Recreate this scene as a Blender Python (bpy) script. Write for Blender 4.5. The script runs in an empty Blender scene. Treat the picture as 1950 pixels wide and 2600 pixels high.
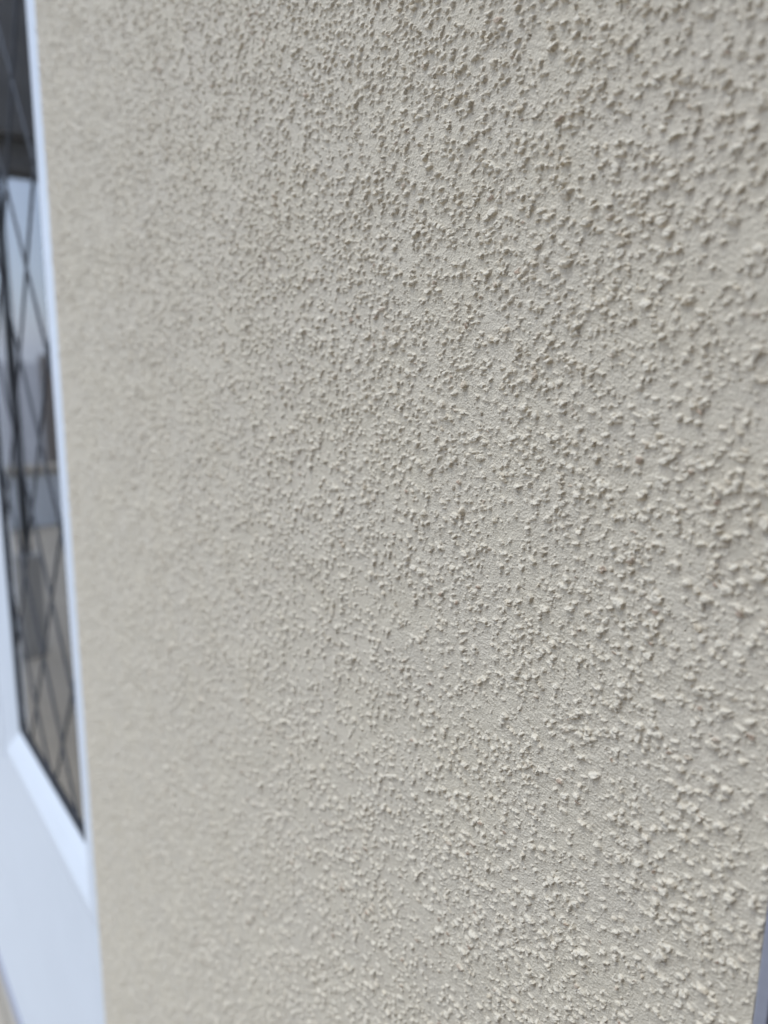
import bpy, bmesh, math
import numpy as np
from mathutils import Matrix, Vector
from math import radians, sin, cos
SC = bpy.context.scene
COL = SC.collection
EYE = 1.62            # camera height above the paving
DW = .238             # camera distance from the wall face (wall face is y = 0)

# ---------------------------------------------------------------- camera
yaw, pitch, roll = radians(53), radians(11.5), radians(.8)
f = Vector((-sin(yaw)*cos(pitch), cos(yaw)*cos(pitch), -sin(pitch)))
r = Vector((cos(yaw), sin(yaw), 0)); u = r.cross(f)
r2 = r*cos(roll) + u*sin(roll); u2 = -r*sin(roll) + u*cos(roll)
cd = bpy.data.cameras.new('camera'); cam = bpy.data.objects.new('camera', cd); COL.objects.link(cam)
M = Matrix(((r2.x, u2.x, -f.x, 0), (r2.y, u2.y, -f.y, -DW), (r2.z, u2.z, -f.z, EYE), (0, 0, 0, 1)))
cam.matrix_world = M
cd.sensor_fit = 'VERTICAL'; cd.sensor_height = 36; cd.sensor_width = 27; cd.lens = 1950/2600*36
cd.clip_start = .01; cd.clip_end = 500
cd.dof.use_dof = True; cd.dof.focus_distance = .335; cd.dof.aperture_fstop = 27/4.9
SC.camera = cam

# ---------------------------------------------------------------- light
SUN_EL, SUN_AZ = radians(67), radians(196)      # azimuth: compass-like, measured in xy from +y clockwise
w = bpy.data.worlds.new('World'); SC.world = w; w.use_nodes = True
nt = w.node_tree; bg = nt.nodes['Background']
sky = nt.nodes.new('ShaderNodeTexSky'); sky.sky_type = 'NISHITA'; sky.sun_disc = False
sky.sun_elevation = SUN_EL; sky.sun_rotation = SUN_AZ
sky.air_density = 1.0; sky.dust_density = 1.2; sky.ozone_density = 2.6
ov = nt.nodes.new('ShaderNodeMix'); ov.data_type = 'RGBA'          # thin even cloud over the clear sky
ov.inputs[0].default_value = .68; ov.inputs[7].default_value = (4.0, 4.75, 6.3, 1)
nt.links.new(sky.outputs[0], ov.inputs[6]); nt.links.new(ov.outputs[2], bg.inputs[0]); bg.inputs[1].default_value = .15
sd = bpy.data.lights.new('sun', 'SUN'); sd.energy = 1.35; sd.angle = radians(30); sd.color = (.84, .92, 1)
so = bpy.data.objects.new('sun', sd); COL.objects.link(so)
sdir = Vector((sin(SUN_AZ)*cos(SUN_EL), cos(SUN_AZ)*cos(SUN_EL), sin(SUN_EL)))
so.rotation_euler = sdir.to_track_quat('Z', 'Y').to_euler()
so.location = (0, -3, 6)
vs = SC.view_settings; vs.view_transform = 'Standard'; vs.look = 'None'; vs.gamma = 1; vs.exposure = 0.62
SC.cycles.max_bounces = 8

# ---------------------------------------------------------------- materials
def mat(name, col, rough=.6, spec=.5, noise=None, bump=None):
    m = bpy.data.materials.new(name); m.use_nodes = True
    n = m.node_tree.nodes; L = m.node_tree.links; b = n['Principled BSDF']
    b.inputs['Base Color'].default_value = (*col, 1); b.inputs['Roughness'].default_value = rough
    b.inputs['Specular IOR Level'].default_value = spec
    tc = n.new('ShaderNodeTexCoord')
    if noise:
        s, amt = noise
        t = n.new('ShaderNodeTexNoise'); t.inputs['Scale'].default_value = s; t.inputs['Detail'].default_value = 6
        L.new(tc.outputs['Object'], t.inputs['Vector'])
        mx = n.new('ShaderNodeMix'); mx.data_type = 'RGBA'
        mx.inputs[6].default_value = (*[c*(1-amt) for c in col], 1)
        mx.inputs[7].default_value = (*[min(1, c*(1+amt)) for c in col], 1)
        L.new(t.outputs['Fac'], mx.inputs[0]); L.new(mx.outputs[2], b.inputs['Base Color'])
    if bump:
        s, d = bump
        t = n.new('ShaderNodeTexNoise'); t.inputs['Scale'].default_value = s; t.inputs['Detail'].default_value = 4
        L.new(tc.outputs['Object'], t.inputs['Vector'])
        bp = n.new('ShaderNodeBump'); bp.inputs['Distance'].default_value = d
        L.new(t.outputs['Fac'], bp.inputs['Height']); L.new(bp.outputs[0], b.inputs['Normal'])
    return m

WHITE = mat('white_plastic', (.75, .78, .81), .42, .5, (9, .045), (40, .0006))
GREYTRIM_SHADOW = mat('grey_trim_and_shadow', (.30, .30, .34), .4, .5, (60, .05), (300, .0002))  # grey of the trim, also used for the painted shadow line above the threshold
RUBBER = mat('black_rubber', (.03, .032, .038), .6, .3, (40, .2))
LEAD = mat('lead_strip', (.06, .063, .07), .7, .3, (60, .2))
ROOM = mat('painted_plaster', (.45, .44, .42), .8, .2, (4, .05))
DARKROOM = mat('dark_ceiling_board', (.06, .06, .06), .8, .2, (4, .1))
BEIGE = mat('beige_plaster', (.42, .38, .30), .8, .2, (5, .06))
PAVE = mat('concrete_paving', (.43, .38, .31), .85, .3, (6, .18), (120, .003))
DARKDOOR = mat('dark_painted_door', (.02, .022, .026), .35, .5, (20, .15))
SLATE = mat('slate', (.20, .20, .205), .7, .3, (8, .25), (30, .01))
LAWN = mat('gravel_ground', (.44, .43, .43), .9, .1, (3, .3), (60, .03))

def brick_mat():
    m = bpy.data.materials.new('brown_brick'); m.use_nodes = True
    n = m.node_tree.nodes; L = m.node_tree.links; b = n['Principled BSDF']; b.inputs['Roughness'].default_value = .85
    tc = n.new('ShaderNodeTexCoord'); mp = n.new('ShaderNodeMapping'); mp.inputs['Rotation'].default_value = (radians(90), 0, radians(90))
    t = n.new('ShaderNodeTexBrick'); t.inputs['Color1'].default_value = (.36, .28, .22, 1); t.inputs['Color2'].default_value = (.28, .23, .19, 1)
    t.inputs['Mortar'].default_value = (.25, .24, .22, 1); t.inputs['Scale'].default_value = 1
    t.inputs['Brick Width'].default_value = .225; t.inputs['Row Height'].default_value = .075; t.inputs['Mortar Size'].default_value = .008
    L.new(tc.outputs['Object'], mp.inputs[0]); L.new(mp.outputs[0], t.inputs['Vector']); L.new(t.outputs['Color'], b.inputs['Base Color'])
    return m
BRICK = brick_mat()

def render_mat():
    m = bpy.data.materials.new('cream_render'); m.use_nodes = True
    n = m.node_tree.nodes; L = m.node_tree.links; b = n['Principled BSDF']
    b.inputs['Roughness'].default_value = .85; b.inputs['Specular IOR Level'].default_value = .25
    tc = n.new('ShaderNodeTexCoord')
    at = n.new('ShaderNodeAttribute'); at.attribute_name = 'grain'       # 0 mortar .. 1 grain
    tt = n.new('ShaderNodeAttribute'); tt.attribute_name = 'tint'        # random value of the grain
    def noise(s, d=3, v=None):
        t = n.new('ShaderNodeTexNoise'); t.inputs['Scale'].default_value = s; t.inputs['Detail'].default_value = d
        L.new(tc.outputs['Object'], t.inputs['Vector']); return t
    def ramp(src, p0, p1):
        q = n.new('ShaderNodeMapRange'); q.inputs[1].default_value = p0; q.inputs[2].default_value = p1; q.clamp = True
        L.new(src, q.inputs[0]); return q.outputs[0]
    def mix(fac, a, c):
        q = n.new('ShaderNodeMix'); q.data_type = 'RGBA'
        for i, s in ((0, fac), (6, a), (7, c)):
            if isinstance(s, (tuple, float)): q.inputs[i].default_value = (*s, 1) if isinstance(s, tuple) else s
            else: L.new(s, q.inputs[i])
        return q.outputs[2]
    def mul(a, c):
        q = n.new('ShaderNodeMath'); q.operation = 'MULTIPLY'
        for i, s in ((0, a), (1, c)):
            if isinstance(s, float): q.inputs[i].default_value = s
            else: L.new(s, q.inputs[i])
        return q.outputs[0]
    base = mix(ramp(noise(18).outputs['Fac'], .4, .62), BASE_A, BASE_B)
    patch = ramp(noise(90, 4).outputs['Fac'], .46, .66)
    grain = mix(mul(ramp(tt.outputs['Fac'], .45, 1.0), patch), GR_A, GR_B)
    grain = mix(ramp(tt.outputs['Fac'], .965, .99), grain, (.48, .35, .25))
    c = mix(at.outputs['Fac'], base, grain)
    fine = noise(1500, 2)
    c2 = mix(ramp(fine.outputs['Fac'], .3, .7), c, (.9, .9, .9))
    hv = n.new('ShaderNodeHueSaturation'); L.new(c, hv.inputs['Color'])
    L.new(ramp(fine.outputs['Fac'], .25, .75), hv.inputs['Value']); hv.inputs['Value'].default_value = 1
    mr = n.new('ShaderNodeMapRange'); mr.inputs[1].default_value = .25; mr.inputs[2].default_value = .75
    mr.inputs[3].default_value = .90; mr.inputs[4].default_value = 1.08
    L.new(fine.outputs['Fac'], mr.inputs[0]); L.new(mr.outputs[0], hv.inputs['Value'])
    L.new(hv.outputs[0], b.inputs['Base Color'])
    b1 = n.new('ShaderNodeBump'); b1.inputs['Distance'].default_value = .0007
    L.new(noise(1100, 3).outputs['Fac'], b1.inputs['Height'])
    L.new(b1.outputs[0], b.inputs['Normal'])
    return m
BASE_A, BASE_B = (.690, .602, .468), (.695, .604, .460)
GR_A, GR_B = (.775, .680, .53), (.74, .615, .44)
RENDER = render_mat()

def glass_mat():
    m = bpy.data.materials.new('window_glass'); m.use_nodes = True
    n = m.node_tree.nodes; L = m.node_tree.links; n.remove(n['Principled BSDF'])
    g = n.new('ShaderNodeBsdfGlossy'); g.inputs['Roughness'].default_value = .015; g.inputs['Color'].default_value = (.80, .79, .78, 1)
    t = n.new('ShaderNodeBsdfTransparent'); t.inputs['Color'].default_value = (.80, .84, .86, 1)
    fr = n.new('ShaderNodeFresnel'); fr.inputs['IOR'].default_value = 1.6
    mm = n.new('ShaderNodeMath'); mm.operation = 'MULTIPLY'; mm.inputs[1].default_value = 1.6; mm.use_clamp = True   # two panes of a sealed unit
    L.new(fr.outputs[0], mm.inputs[0])
    mx = n.new('ShaderNodeMixShader')
    L.new(mm.outputs[0], mx.inputs[0]); L.new(t.outputs[0], mx.inputs[1]); L.new(g.outputs[0], mx.inputs[2])
    L.new(mx.outputs[0], n['Material Output'].inputs['Surface'])
    return m
GLASS = glass_mat()

# ---------------------------------------------------------------- helpers
def empty(name, loc, label, cat, group=None):
    o = bpy.data.objects.new(name, None); COL.objects.link(o); o.location = loc
    o['label'] = label; o['category'] = cat; o['kind'] = 'thing'
    if group: o['group'] = group
    return o
def link(name, bm, m, parent=None, bevel=0, smooth=False):
    """bm is in world coordinates"""
    bmesh.ops.remove_doubles(bm, verts=bm.verts, dist=1e-6)
    bmesh.ops.recalc_face_normals(bm, faces=bm.faces)
    me = bpy.data.meshes.new(name)
    off = Vector((0, 0, 0)); q = parent
    while q is not None: off += q.location; q = q.parent
    bmesh.ops.translate(bm, vec=-off, verts=bm.verts)
    bm.to_mesh(me); bm.free(); me.materials.append(m)
    o = bpy.data.objects.new(name, me); COL.objects.link(o)
    if parent is not None: o.parent = parent
    if bevel:
        md = o.modifiers.new('bevel', 'BEVEL'); md.width = bevel; md.segments = 3; md.limit_method = 'ANGLE'
    if smooth: me.shade_smooth()
    return o
def box(bm, x0, x1, y0, y1, z0, z1):
    vs_ = [bm.verts.new((x, y, z)) for x in (x0, x1) for y in (y0, y1) for z in (z0, z1)]
    for q in ((0,1,3,2), (4,6,7,5), (0,4,5,1), (2,3,7,6), (0,2,6,4), (1,5,7,3)):
        bm.faces.new([vs_[i] for i in q])
def B(*boxes):
    bm = bmesh.new()
    for b_ in boxes: box(bm, *b_)
    return bm
def ring(bm, x0, x1, z0, z1, prof):
    """mitred frame round a rectangle: prof = (offset outward, y)"""
    loops = []
    for o_, y in prof:
        loops.append([bm.verts.new(p) for p in ((x0-o_, y, z0-o_), (x1+o_, y, z0-o_), (x1+o_, y, z1+o_), (x0-o_, y, z1+o_))])
    for a, b_ in zip(loops, loops[1:]):
        for i in range(4):
            j = (i+1) % 4; bm.faces.new((a[i], a[j], b_[j], b_[i]))

# ---------------------------------------------------------------- ground
def sheet(name, x0, x1, y0, y1, z, m, kind='structure'):
    bm = bmesh.new(); v = [bm.verts.new(p) for p in ((x0, y0, z), (x1, y0, z), (x1, y1, z), (x0, y1, z))]; bm.faces.new(v)
    o = link(name, bm, m); o['kind'] = kind; return o
sheet('ground', -120, 120, -120, 120, -.012, LAWN)
p = link('pavement', B((-9, 6, -6, -.0045, -.12, 0)), PAVE); p['kind'] = 'structure'

# ---------------------------------------------------------------- the rendered wall
XL, XR = -.932, -.1015
WTOP = 5.0
rng = np.random.default_rng(11)
F32 = np.float32
def h01(ix, iz, k):
    """hash integer lattice -> 0..1"""
    T = TABLES.get(('h', k))
    if T is None: T = TABLES[('h', k)] = np.random.default_rng(5000+k).random((1024, 1024)).astype(F32)
    return T[ix & 1023, iz & 1023]
def vnoise(x, z, wl, k):
    a = x/F32(wl); b_ = z/F32(wl)
    ia = np.floor(a).astype(np.int32); ib = np.floor(b_).astype(np.int32)
    fa = a-ia; fb = b_-ib
    fa = fa*fa*(3-2*fa); fb = fb*fb*(3-2*fb)
    # table lookup keeps it fast
    T = TABLES.setdefault(k, np.random.default_rng(k).random((1024, 1024)).astype(F32))
    i0 = ia & 1023; i1 = (ia+1) & 1023; j0 = ib & 1023; j1 = (ib+1) & 1023
    return (T[i0, j0]*(1-fa)+T[i1, j0]*fa)*(1-fb) + (T[i0, j1]*(1-fa)+T[i1, j1]*fa)*fb
TABLES = {}
def fbm(x, z, wl, k, o=3):
    s = 0; a = .5; t = 0
    for i in range(o):
        s = s + a*vnoise(x, z, wl/2**i, k+i); t += a; a *= .5
    return s/t
def smooth(v, a, b_):
    t = np.clip((v-a)/(b_-a), 0, 1); return t*t*(3-2*t)

def relief(x, z):
    """height of the render (m, outward), grain mask, grain tint, at wall points x, z"""
    x = x.astype(F32)*F32(.84); z = z.astype(F32)*F32(1.14)      # drawn out a little along the wall by the float
    big = fbm(x, z, .045, 100, 3)
    dens = smooth(fbm(x, z, .020, 110, 3), .30, .66)               # clumps and bare patches
    up = smooth(z - EYE*1.14, -.28, .14)                                # busier above, sparser below
    worm = 1-np.abs(2*fbm(x, z, .011, 120, 2)-1)*2.4               # short wandering ridges of grains
    dens = np.clip(.19 + .33*dens + .34*np.clip(worm, 0, 1) + .16*up, 0, 1)
    # flowing trowel direction
    base = (fbm(x, z, .03, 130, 3)-.5)*F32(.0011) + (fbm(x, z, .0042, 140, 3)-.5)*F32(.00050)
    base += (fbm(x, z, .0012, 145, 2)-.5)*F32(.00024)
    rip_m = smooth(vnoise(x, z, .055, 150), .45, .7)
    ca, sa = F32(cos(radians(-38))), F32(sin(radians(-38)))
    ru = x*ca + z*sa; rv = -x*sa + z*ca
    rip = fbm(ru/F32(3.5), rv, .0011, 160, 2)
    base += (rip-.5)*F32(.00036)*(.25+.75*rip_m)
    # warp so the grains are irregular
    wx = x + (vnoise(x, z, .0016, 170)-.5)*F32(.0013) + (vnoise(x, z, .0006, 171)-.5)*F32(.00042)
    wz = z + (vnoise(x, z, .0016, 180)-.5)*F32(.0013) + (vnoise(x, z, .0006, 181)-.5)*F32(.00042)
    hgt = np.zeros_like(x); mask = np.zeros_like(x); tint = np.full_like(x, .3)
    for (cell, pr, r0, r1, hk, K) in ((.0070, .40, .00125, .00215, .82, 1), (.0043, .66, .00098, .00178, .95, 11), (.0034, .40, .00070, .00125, 1.05, 21),
                                      (.0021, .30, .00036, .00080, .95, 41), (.0010, .26, .00018, .00036, .9, 61)):
        an = F32(.4+K*.37); ra, rb = np.cos(an), np.sin(an)       # each size of grit has its own rotated scatter
        qx = wx*ra+wz*rb; qz = wz*ra-wx*rb
        ci = np.floor(qx/cell).astype(np.int32); cj = np.floor(qz/cell).astype(np.int32)
        for di in (-1, 0, 1):
            for dj in (-1, 0, 1):
                a = ci+di; b_ = cj+dj
                px = (a+h01(a, b_, K))*F32(cell); pz = (b_+h01(a, b_, K+1))*F32(cell)
                rr = r0+(r1-r0)*h01(a, b_, K+2)**2
                dx = (qx-px)/rr; dz = (qz-pz)/rr
                near = np.nonzero((dx*dx+dz*dz) < 1.9)
                if not len(near[0]): continue
                a_, bb = a[near], b_[near]
                alive = h01(a_, bb, K+3) < pr*dens[near]*1.35
                near = tuple(q[alive] for q in near); a_, bb = a_[alive], bb[alive]
                dx, dz, rr = dx[near], dz[near], rr[near]
                th = h01(a_, bb, K+4)*F32(6.283); asp = F32(.72)+F32(.5)*h01(a_, bb, K+5)
                c_, s_ = np.cos(th), np.sin(th)
                uu = (dx*c_+dz*s_)*asp; vv = (-dx*s_+dz*c_)/asp
                # blend a round with a faceted outline
                q1 = np.sqrt(uu*uu+vv*vv)
                q2 = np.maximum(np.maximum(np.abs(uu), np.abs(vv*F32(.5)+uu*F32(.87))), np.abs(vv*F32(.55)-uu*F32(.83)))
                q = F32(.55)*q1+F32(.5)*np.maximum(q2, np.abs(vv)*F32(.9))
                pf = np.clip(1-q, 0, 1)
                prof = np.clip(pf*F32(4.2), 0, 1); prof = prof*prof*(3-2*prof)
                prof = prof*(F32(.66)+F32(.34)*np.sqrt(np.clip(1-q*q, 0, 1)))
                tilt = 1+F32(.30)*(uu*np.cos(th*3)+vv*np.sin(th*3))
                hh = rr*F32(hk)*(F32(.55)+F32(.6)*h01(a_, bb, K+6))*prof*tilt
                old = hgt[near]; win = hh > old
                hgt[near] = np.where(win, hh, old)+F32(.18)*np.minimum(hh, old)
                tn = h01(a_, bb, K+7)
                tint[near] = np.where(win & (prof > .05), tn, tint[near])
                mask[near] = np.maximum(mask[near], prof)
    surf = (fbm(x, z, .0009, 190, 3)-.5)*F32(.00050)
    h = base + hgt*(F32(.85)+F32(.3)*big) + surf*(F32(.4)+mask)
    # a few little blow-holes
    cell = .0085
    ci = np.floor(wx/cell).astype(np.int32); cj = np.floor(wz/cell).astype(np.int32)
    px = (ci+F32(.15)+F32(.7)*h01(ci, cj, 81))*F32(cell); pz = (cj+F32(.15)+F32(.7)*h01(ci, cj, 82))*F32(cell)
    rr = F32(.00022)+F32(.00022)*h01(ci, cj, 83)
    d = np.sqrt((wx-px)**2+(wz-pz)**2)/rr
    hole = (h01(ci, cj, 84) < .5)*(1-smooth(d, .5, 1.15))
    h = h - hole*F32(.0011)
    return h, mask, tint, hgt

def render_panel():
    # columns spaced with the distance from where the wall is looked at most closely
    k = .00085
    t0, t1 = math.asinh(XR/DW), math.asinh(XL/DW)
    nx = int((t0-t1)/k)+1
    tx = np.linspace(t0, t1, nx)
    xs = np.sinh(tx)*DW
    D = np.sqrt(xs**2+DW**2)
    s_d = np.arange(-1.02, .46, .00088)
    nz_d = len(s_d)
    lo, hi = 46, 46
    X = np.repeat(xs[:, None], nz_d+lo+hi, 1)
    Z = np.empty_like(X)
    Z[:, lo:lo+nz_d] = D[:, None]*s_d[None, :]+EYE
    q = np.linspace(0, 1, lo+1)[:-1]
    Z[:, :lo] = 0+(Z[:, lo:lo+1]-0)*(1-(1-q[None, :])**1.6)
    q = np.linspace(0, 1, hi+1)[1:]
    Z[:, lo+nz_d:] = Z[:, lo+nz_d-1:lo+nz_d] + (WTOP-Z[:, lo+nz_d-1:lo+nz_d])*(q[None, :]**1.6)
    # a hand-finished edge is never dead straight
    w1 = (fbm(Z.astype(F32), Z.astype(F32)*0, .09, 300, 3)-.5)*.0010 + (fbm(Z.astype(F32), Z.astype(F32)*0, .006, 310, 2)-.5)*.0007
    wt = np.clip((X-(XR-.01))/.01, 0, 1) + np.clip((XL+.02-X)/.02, 0, 1)
    X2 = X + w1*wt
    H, G, T, HG = relief(X, Z)
    fade = np.ones(Z.shape[1], F32)
    fade[:lo] = np.linspace(0, 1, lo)**3; fade[lo+nz_d:] = np.linspace(1, 0, hi)**3
    edge = np.clip((XR-X)/.0012, 0, 1)**.5*np.clip((X-XL)/.003, 0, 1)**.5
    Hs = H*fade[None, :]*(.25+.75*edge)
    Y = -Hs
    nzt = Z.shape[1]
    # fold both side edges back into the wall
    def fold(i, y): return np.stack([X2[i], np.full(nzt, y), Z[i]], -1)
    Zs = Z - F32(.12)*HG*fade[None, :]*edge     # spattered grit sags a little before it sets
    P = np.stack([X2, Y, Zs], -1)
    P = np.concatenate([fold(0, .14)[None], fold(0, .004)[None], P, fold(-1, .004)[None], fold(-1, .14)[None]], 0)
    G = np.concatenate([G[:1]*0, G[:1]*0, G, G[-1:]*0, G[-1:]*0], 0); T = np.concatenate([T[:1], T[:1], T, T[-1:], T[-1:]], 0)
    return P, G, T
def grid_mesh(name, P, G, T, origin):
    n0, n1 = P.shape[:2]
    me = bpy.data.meshes.new(name)
    me.vertices.add(n0*n1); me.vertices.foreach_set('co', (P.reshape(-1, 3)-np.array(origin)).astype(F32).ravel())
    idx = np.arange(n0*n1, dtype=np.int32).reshape(n0, n1)
    q = np.stack([idx[:-1, :-1], idx[:-1, 1:], idx[1:, 1:], idx[1:, :-1]], -1).reshape(-1, 4)
    nf = len(q)
    me.loops.add(nf*4); me.loops.foreach_set('vertex_index', q[:, ::-1].ravel() if FLIP else q.ravel())
    me.polygons.add(nf); me.polygons.foreach_set('loop_start', np.arange(0, nf*4, 4, dtype=np.int32))
    me.update(calc_edges=True)
    for nm, A in (('grain', G), ('tint', T)):
        at = me.attributes.new(nm, 'FLOAT', 'POINT'); at.data.foreach_set('value', np.ascontiguousarray(A, dtype=F32).ravel())
    me.shade_smooth()
    return me
FLIP = False
wall = empty('house_wall', (-.5, 0, 0), 'cream roughcast rendered house wall with gritty grains filling most of the view', 'wall')
P, G, T = render_panel()
me = grid_mesh('render_coat', P, G, T, wall.location); me.materials.append(RENDER)
o = bpy.data.objects.new('render_coat', me); COL.objects.link(o); o.parent = wall
del P, G, T
# the rest of the facade: over and beyond the glazed screen, beyond the side door, and the blockwork behind
SCR_L, SCR_T = -2.52, EYE+.86
link('wall_body', B((-3.9, SCR_L, .0, .3, 0, WTOP), (SCR_L, XL-.0015, .0, .3, SCR_T, WTOP),
                    (XL+.003, XR-.003, .02, .3, 0, WTOP-.002), (XR+.0015, .40, 0, .3, 2.3, WTOP), (.40, 4, 0, .3, 0, WTOP)), RENDER, wall)

# ---------------------------------------------------------------- glazed screen left of the wall
scr = empty('leaded_window_screen', (-1.7, .05, 0), 'white plastic framed screen with diamond leaded glass and flat lower panel', 'window')
ZB, ZT = EYE-.717, EYE+.70
PR = [(.004, .046), (.004, .0310), (.008, .0295), (.030, .0220), (.062, .0130), (.068, .0122), (.076, .0119), (.084, .0128), (.092, .0136), (.1, .0139), (.1, .06)]
panes = [(-1.512, -1.083), (-2.25, -1.712)]
for i, (x0, x1) in enumerate(panes):
    bm = bmesh.new(); ring(bm, x0, x1, ZB, ZT, PR); link('sash', bm, WHITE, scr, bevel=.0008)
    bm = bmesh.new(); ring(bm, x0, x1, ZB, ZT, [(-.005, .036), (-.005, .0295), (.0055, .0285), (.006, .04)]); link('gasket', bm, RUBBER, scr)
    pn = link('pane', B((x0-.003, x1+.003, .0335, .0375, ZB-.003, ZT+.003)), GLASS, scr)
    # diamond leads on the glass face
    bm = bmesh.new()
    W2, H2 = .085, .1215; th = .0037
    ln = math.hypot(W2, H2); dx, dz = W2/ln, H2/ln
    def lead(ax, az, bx, bz):
        L_ = math.hypot(bx-ax, bz-az); tx, tz = (bx-ax)/L_, (bz-az)/L_; nx_, nz_ = -tz, tx
        sec = ((-th, .0335), (-th*.55, .0318), (th*.55, .0318), (th, .0335))
        A = [bm.verts.new((ax+nx_*s, y, az+nz_*s)) for s, y in sec]
        C = [bm.verts.new((bx+nx_*s, y, bz+nz_*s)) for s, y in sec]
        for k in range(3): bm.faces.new((A[k], A[k+1], C[k+1], C[k]))
    import itertools
    bx0, bz0 = -1.118, EYE+.236
    for sg in (1, -1):
        for k in range(-30, 30):
            # line through node (bx0 + 2*W2*k, bz0) with slope sg*H2/W2, clipped to the pane
            px = bx0+2*W2*k; ts = []
            for X_ in (x0+.004, x1-.004):
                t = (X_-px); z = bz0+sg*t*H2/W2
                if ZB+.004 <= z <= ZT-.004: ts.append((X_, z))
            for Z_ in (ZB+.004, ZT-.004):
                X_ = px+(Z_-bz0)*W2/H2*sg
                if x0+.004 < X_ < x1-.004: ts.append((X_, Z_))
            if len(ts) == 2: lead(*ts[0], *ts[1])
    link('lead_lattice', bm, LEAD, pn)
PB = EYE-1.545
link('outer_frame', B((-.9831, XL-.0012, .0130, .09, PB, SCR_T), (SCR_L, -2.35, .0095, .09, PB, SCR_T), (-2.3499, -.9832, .0095, .09, ZT+.1, SCR_T),
                      (-1.612+.0002, -1.6122+.0003, .012, .09, ZB-.1, ZT+.1)), WHITE, scr, bevel=.002)
link('lower_panel', B((-2.3498, -.9832, .0140, .06, PB, ZB-.1001)), WHITE, scr, bevel=.001)
link('threshold', B((-2.54, XL-.002, -.004, .12, .0, PB-.012)), PAVE, scr, bevel=.003)
link('shadow_strip', B((SCR_L, XL-.002, .006, .09, PB-.0115, PB-.0005)), GREYTRIM_SHADOW, scr, bevel=.001)  # grey strip standing in for the shadow line under the lower panel
# room behind the screen
room = empty('porch_room', (-2, 1, 0), 'dim porch room seen through the leaded glass with a white sill on its far wall', 'room')
RX, RY, RT = -3.45, 2.2, EYE+1.0
wy0, wy1, wz0, wz1 = .36, 1.9, EYE-.55, EYE+.80
link('far_wall', B((RX-.2, RX, .1, wy0, 0, RT), (RX-.2, RX, wy1, RY, 0, RT), (RX-.2, RX, wy0, wy1, 0, wz0-.03), ), BEIGE, room)
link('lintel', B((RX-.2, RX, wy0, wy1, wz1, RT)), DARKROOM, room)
link('window_board', B((RX-.22, RX+.08, wy0-.05, wy1+.05, wz0-.03, wz0)), WHITE, room, bevel=.004)
link('window_frame', B((RX-.12, RX-.06, wy0, wy0+.06, wz0, wz1), (RX-.12, RX-.06, .74, .80, wz0, wz1), (RX-.12, RX-.06, wy0+.06, .74, wz1-.06, wz1)), DARKDOOR, room)
link('side_wall', B((XL-.05, XL+.02, .31, RY, 0, RT), (RX, XL+.02, RY, RY+.1, 0, RT)), ROOM, room)
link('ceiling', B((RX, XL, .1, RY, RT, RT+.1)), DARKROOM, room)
link('inner_sill', B((RX, XL-.06, .0462, .26, ZB-.05, ZB-.001)), WHITE, room, bevel=.004)
fl = link('floor', B((RX, XL+.02, .1, RY, -.01, .002)), BEIGE); fl['kind'] = 'structure'

# ---------------------------------------------------------------- trim and door right of the wall
dr = empty('side_door', (.4, .05, 0), 'dark door edged by a thin grey trim at lower right corner', 'door')
link('trim', B((XR+.0006, XR+.0054, -.0012, .05, 0, 2.29)), GREYTRIM_SHADOW, dr, bevel=.0008)
link('door_frame', B((XR+.0075, XR+.07, .045, .12, 0, 2.29), (.31, .355, .01, .12, 0, 2.29), (XR+.07, .31, .045, .12, 2.22, 2.29)), RUBBER, dr, bevel=.003)
link('door_leaf', B((XR+.072, .308, .07, .115, .02, 2.215)), DARKDOOR, dr, bevel=.004)
link('handle', B((.26, .28, .02, .07, 1.0, 1.02), (.18, .28, .01, .025, 1.0, 1.02)), GREYTRIM_SHADOW, dr, bevel=.003)

# ---------------------------------------------------------------- the forecourt, met only as reflections in the leaded glass
sheet('driveway', -14, 14, -16, -5.98, -.006, PAVE)
cp = empty('entrance_canopy', (-4.2, 0, 2.4), 'flat dark canopy on a slim post reflected along the top of the leaded glass', 'canopy')
link('deck', B((-4.6, -3.95, -1.5, -.002, EYE+.95, EYE+1.9)), SLATE, cp, bevel=.01)
link('bracket', B((-4.5, -4.44, -.9, -.0025, EYE+.86, EYE+.949), (-4.12, -4.05, -1.3, -.0025, EYE+.82, EYE+.949)), SLATE, cp, bevel=.006)
link('fascia', B((-4.63, -3.92, -1.53, -1.5001, EYE+.80, EYE+1.93)), SLATE, cp, bevel=.01)
link('post', B((-4.32, -4.28, -.58, -.54, .56, EYE+.949)), DARKDOOR, cp, bevel=.006)
link('post_foot', B((-4.35, -4.24, -.62, -.51, 0, .56)), ROOM, cp, bevel=.006)
lw = empty('low_forecourt_wall', (-7.6, -1.5, 0), 'low white painted boundary wall reflected halfway down the leaded glass', 'wall')
link('masonry', B((-7.8, -7.6, -4, -.3, 0, .50)), WHITE, lw)
link('coping', B((-7.84, -7.56, -4.04, -.28, .501, .56)), PAVE, lw, bevel=.008)
link('pier', B((-8.4, -8.02, -1.84, -1.64, 0, 1.58)), BRICK, lw)
print('verts', len(me.vertices))
pj = empty('sky_block_wall', (.55, -.9, 0), 'added brown wall out of view at the right that blocks sky light', 'wall')  # added unseen wall, blocks sky so the render darkens to the right
link('masonry', B((.36, .61, -2.4, -.0045, .0, 2.9)), mat('sky_block_brown', (.10, .075, .06), .85, .2, (25, .4), (60, .004)), pj)
link('coping', B((.33, .64, -2.43, -.0045, 2.9005, 2.95)), PAVE, pj, bevel=.008)
